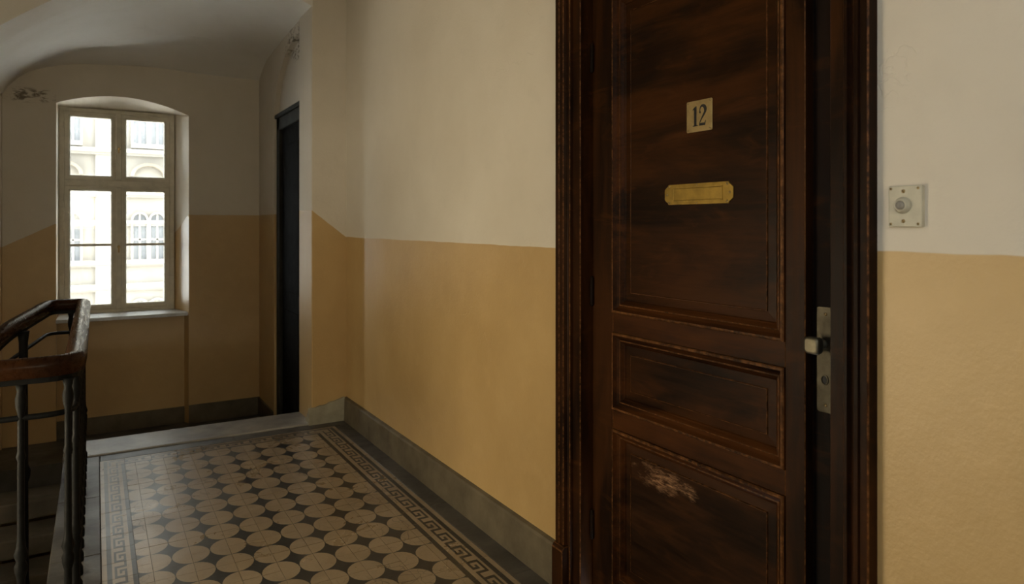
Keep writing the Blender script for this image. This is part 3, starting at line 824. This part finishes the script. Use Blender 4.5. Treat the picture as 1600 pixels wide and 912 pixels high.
# ------------------------------------------------------------------ window on the landing
w1 = structure(empty('window_1', (0.17, 7.07, 0.62)), 'white painted casement window with six panes on the landing', 'window')
wx0, wx1, wz0, wz1 = -0.266, 0.612, 0.628, 2.395
FP = M['frame_paint']; Y0, Y1 = 7.03, 7.10
mb = MB()
mb.box(wx0-0.005, wx0+0.038, Y0, Y1, wz0-0.02, wz1+0.008); mb.box(wx1-0.038, wx1+0.005, Y0, Y1, wz0-0.02, wz1+0.008)
mb.box(wx0, wx1, Y0+0.001, Y1, wz1-0.03, wz1+0.008); mb.box(wx0, wx1, Y0+0.001, Y1, wz0-0.02, wz0+0.03)
mb.build('frame', FP, w1, bevel=0.004, weld=False)
mx = 0.173
zt0, zt1 = 1.725, 1.785
mb = MB(); mb.box(wx0+0.03, wx1-0.03, Y0+0.003, Y1, zt0, zt1); mb.build('transom', FP, w1, bevel=0.005)
mb = MB(); mb.box(mx-0.022, mx+0.022, Y0-0.012, Y1-0.02, wz0+0.02, zt0); mb.box(mx-0.024, mx+0.024, Y0-0.012, Y1-0.02, zt1, wz1-0.02)
mb.build('mullion', FP, w1, bevel=0.006, weld=False)
for x0, x1 in ((wx0+0.036, mx-0.018), (mx+0.018, wx1-0.036)):
    for z0, z1, bars in ((wz0+0.028, zt0+0.004, [1.218]), (zt1-0.004, wz1-0.028, [])):
        mb = MB(); e = 0.042; yy0, yy1 = Y0+0.006, Y1-0.01
        prof_ = [(0, yy1), (0, yy0), (e-0.012, yy0), (e, yy0+0.014), (e, yy1)]
        rings = [[(x0+i, yv, z0+i), (x1-i, yv, z0+i), (x1-i, yv, z1-i), (x0+i, yv, z1-i)] for i, yv in prof_]
        mb.loft(rings, 0, closed=True)
        s = mb.build('sash', FP, w1, bevel=0.0025)
        zz = [z0+e] + bars + [z1-e]
        for za, zb in zip(zz, zz[1:]):
            mb = MB(); mb.box(x0+e-0.004, x1-e+0.004, 7.068, 7.071, za-0.004, zb+0.004); mb.build('pane', M['glass'], s)
        for zb in bars:
            mb = MB(); mb.box(x0+e-0.002, x1-e+0.002, yy0+0.012, yy1-0.012, zb-0.011, zb+0.011); mb.build('glazing_bar', FP, s, bevel=0.004)
        side = -1 if x0 < 0 else 1
        hx = x0-0.003 if side < 0 else x1+0.003
        for zh in (z0+0.10*(z1-z0), z1-0.10*(z1-z0)) if bars else (z0+0.2*(z1-z0), z1-0.2*(z1-z0)):
            mb = MB(); mb.lathe([(0.003, -0.032), (0.006, -0.028), (0.006, 0.028), (0.003, 0.033)], (hx, Y0-0.001, zh), seg=8); mb.build('hinge', FP, s)
mb = MB(); mb.lathe([(0.012, 0), (0.012, 0.006), (0.007, 0.008)], (mx, Y0-0.012, 2.06), axis='-Y', seg=12); mb.box(mx-0.006, mx+0.006, Y0-0.03, Y0-0.018, 2.025, 2.075)
mb.build('latch', M['screw'], w1, weld=False)
mb = MB(); mb.lathe([(0.012, 0), (0.012, 0.006), (0.007, 0.008)], (mx, Y0-0.012, 1.20), axis='-Y', seg=12); mb.box(mx-0.006, mx+0.006, Y0-0.03, Y0-0.018, 1.15, 1.215)
mb.build('latch', M['screw'], w1, weld=False)
mb = MB(); mb.prism([(XL-0.002, YE-0.045, 0.597), (XR-0.012, YE-0.045, 0.597), (XR-0.012, YE+0.02, 0.597), (bx1, 7.06, 0.597), (bx0, 7.06, 0.597), (XL-0.002, YE+0.02, 0.597)], (0, 0, 0.03))
mb.build('sill', M['sill_paint'], w1, bevel=0.006, seg=2)

# ------------------------------------------------------------------ stair railing
rail = tag(empty('stair_railing', (-0.063, 2.86, 0)), 'black iron stair railing with varnished brown wooden handrail', 'railing')
def rounded(pts, radii, seg=8):
    out = [Vector(pts[0])]
    for i in range(1, len(pts)-1):
        p = Vector(pts[i]); a = (Vector(pts[i-1])-p).normalized(); b = (Vector(pts[i+1])-p).normalized(); r = radii[i]
        for k in range(seg+1):
            t = k/seg; out.append((p+a*r)*(1-t)**2 + p*2*t*(1-t) + (p+b*r)*t*t)
    out.append(Vector(pts[-1])); return out
RXc = -0.063
pth = rounded([(-1.34, 2.86, 0.91), (RXc, 2.86, 0.91), (RXc, 4.98, 0.91), (-0.245, 4.98, 0.91), (-0.42, 4.10, 0.86), (-0.75, 2.95, 0.30)], [0, 0.10, 0.05, 0.06, 0.3, 0])
hp = [(-.030, -.030), (.030, -.030), (.033, -.012), (.036, .006), (.033, .020), (.022, .031), (.008, .036), (-.008, .036), (-.022, .031), (-.033, .020), (-.036, .006), (-.033, -.012)]
mb = MB(); mb.sweep(pth, hp); mb.build('handrail', M['rail_wood'], rail)
mb = MB(); mb.sweep([p - Vector((0, 0, 0.040)) for p in pth], [(-.024, -.009), (.024, -.009), (.024, .011), (-.024, .011)], smooth=False); mb.build('top_bar', M['iron'], rail)
mb = MB(); mb.sweep([p - Vector((0, 0, 0.165)) for p in pth], [(.010*math.cos(2*math.pi*i/8), .010*math.sin(2*math.pi*i/8)) for i in range(8)]); mb.build('cross_bar', M['iron'], rail)
bp = [(.020, 0), (.020, .03), (.013, .045), (.012, .20), (.018, .225), (.020, .245), (.014, .262), (.021, .285), (.014, .31), (.0115, .34), (.0105, .60), (.015, .615), (.0105, .632), (.0105, .76), (.016, .785), (.017, .81), (.012, .835), (.018, .866)]
mb = MB(); mb.lathe(bp, seg=12); B0 = mb.build('baluster', M['iron'], rail); B0.location = (RXc-0.02, 2.86, 0); B0.matrix_parent_inverse = Matrix.Translation(rail.location).inverted()
y = 2.86+0.134
while y < 4.95:
    copy_of(B0, rail, (RXc, y, 0)); y += 0.134
for i in range(1, 9): copy_of(B0, rail, (RXc-0.02-0.134*i, 2.86, 0))
for x in (-0.13,): copy_of(B0, rail, (x, 4.98, 0))
# thicker post where the rail turns down, and long bars, all standing on the stair flight
np_ = [(.030, -1.55), (.030, -.5), (.024, -.46), (.021, .05), (.030, .08), (.032, .11), (.022, .14), (.019, .6), (.026, .63), (.027, .66), (.020, .69), (.020, .78), (.027, .84)]
mb = MB(); mb.lathe(np_, (-0.325, 4.42, 0), seg=14); mb.build('post', M['iron'], rail)
for x, y, zt_, zb_ in ((-0.46, 3.98, 0.76, -1.64), (-0.585, 3.53, 0.54, -1.94)):
    mb = MB(); mb.lathe([(.020, zb_), (.020, zb_+.05), (.012, zb_+.08), (.012, -.1), (.018, -.07), (.012, -.04), (.012, zt_-.06), (.018, zt_-.03), (.018, zt_)], (x, y, 0), seg=10); mb.build('bar', M['iron'], rail)

# ------------------------------------------------------------------ house across the street
YF = 26.0
hb = tag(empty('apartment_house', (1, YF, -7)), 'cream stone house with arched windows across the street', 'building')
mb = MB(); mb.box(-11, 13, YF, YF+4, -7, 13); mb.build('wall', M['facade'], hb)
def course(z0, z1, d, mat='facade_trim', x0=-11, x1=13, name='string_course'):
    mb = MB(); mb.box(x0, x1, YF-d, YF+0.02, z0, z1); mb.box(x0, x1, YF-d*0.6, YF+0.02, z0-0.08, z0); mb.build(name, M[mat], hb, weld=False)
for z, t, d in ((3.715, 0.12, 0.35), (2.36, 0.16, 0.30), (1.42, 0.10, 0.15), (0.107, 0.12, 0.22), (-0.685, 0.14, 0.25)):
    course(z, z+t, d)
def arched(cx, zb, zt, w, parent=hb, glass='facade_glass'):
    """arched far window: recessed glass, frame bars and a projecting surround"""
    r = w/2; zs = zt-r
    out = [(cx-r, YF-0.02, zb), (cx+r, YF-0.02, zb)] + [(cx+r*math.cos(math.pi*i/10), YF-0.02, zs+r*math.sin(math.pi*i/10)) for i in range(11)]
    mb = MB(); mb.prism(out, (0, 0.1, 0)); wn = mb.build('window', M[glass], hb)
    mb = MB(); R = r+0.06
    def ringpts(rad, y): return [(cx-rad, y, zb)] + [(cx-rad*math.cos(math.pi*i/12), y, zs+rad*math.sin(math.pi*i/12)) for i in range(13)] + [(cx+rad, y, zb)]
    mb.loft([ringpts(r, YF+0.02), ringpts(r, YF-0.12), ringpts(R, YF-0.12), ringpts(R, YF+0.02)]); mb.build('surround', M['facade_trim'], wn)
    mb = MB(); mb.box(cx-0.03, cx+0.03, YF-0.06, YF-0.01, zb, zt); mb.box(cx-r, cx+r, YF-0.06, YF-0.01, zb+(zt-zb)*0.42, zb+(zt-zb)*0.42+0.06); mb.build('bars', M['facade_frame'], wn, weld=False)
    mb = MB(); mb.box(cx-R, cx+R, YF-0.27, YF-0.001, zb-0.14, zb-0.001); mb.build('window_sill', M['facade_trim'], wn)
wzb, wzt = 0.234, 1.739
ww = 0.402; c1, c2 = 1.243, 1.758
cl_ = -0.623
step = c1-cl_
for k in range(-2, 4):
    for c in (c1, c2):
        x = c + (step+ (c2-c1))*k
        if -10 < x < 12: arched(x, wzb, wzt, ww*0.98)
        z2 = 4.03; arched(x, z2, z2+1.9, ww*0.98)
        z3 = -1.357; arched(x, z3-1.2, z3+0.25, ww*0.98)
for k in range(-2, 4):   # segmental hoods over the window pairs, pilaster strips between
    cx = (c1+c2)/2 + (step+(c2-c1))*k; rr = 0.537; zc = 2.972
    mb = MB()
    arcs = [[(cx-a*math.cos(math.pi*i/14), y, zc+a*0.8*math.sin(math.pi*i/14)) for i in range(15)] for a, y in ((rr*0.8, YF), (rr*0.8, YF-0.25), (rr, YF-0.3), (rr, YF))]
    mb.loft(arcs); mb.build('window_hood', M['facade_dark'], hb)
    x = cx - (step+(c2-c1))/2
    mb = MB(); mb.box(x-0.32, x+0.32, YF-0.12, YF+0.02, -7, 9); mb.build('pilaster_strip', M['facade_trim'], hb)
mb = MB(); mb.box(-30, 30, 7.16, 40, -5.2, -5)
structure(mb.build('ground', M['street']), 'pale street paving far below the landing window', 'ground')
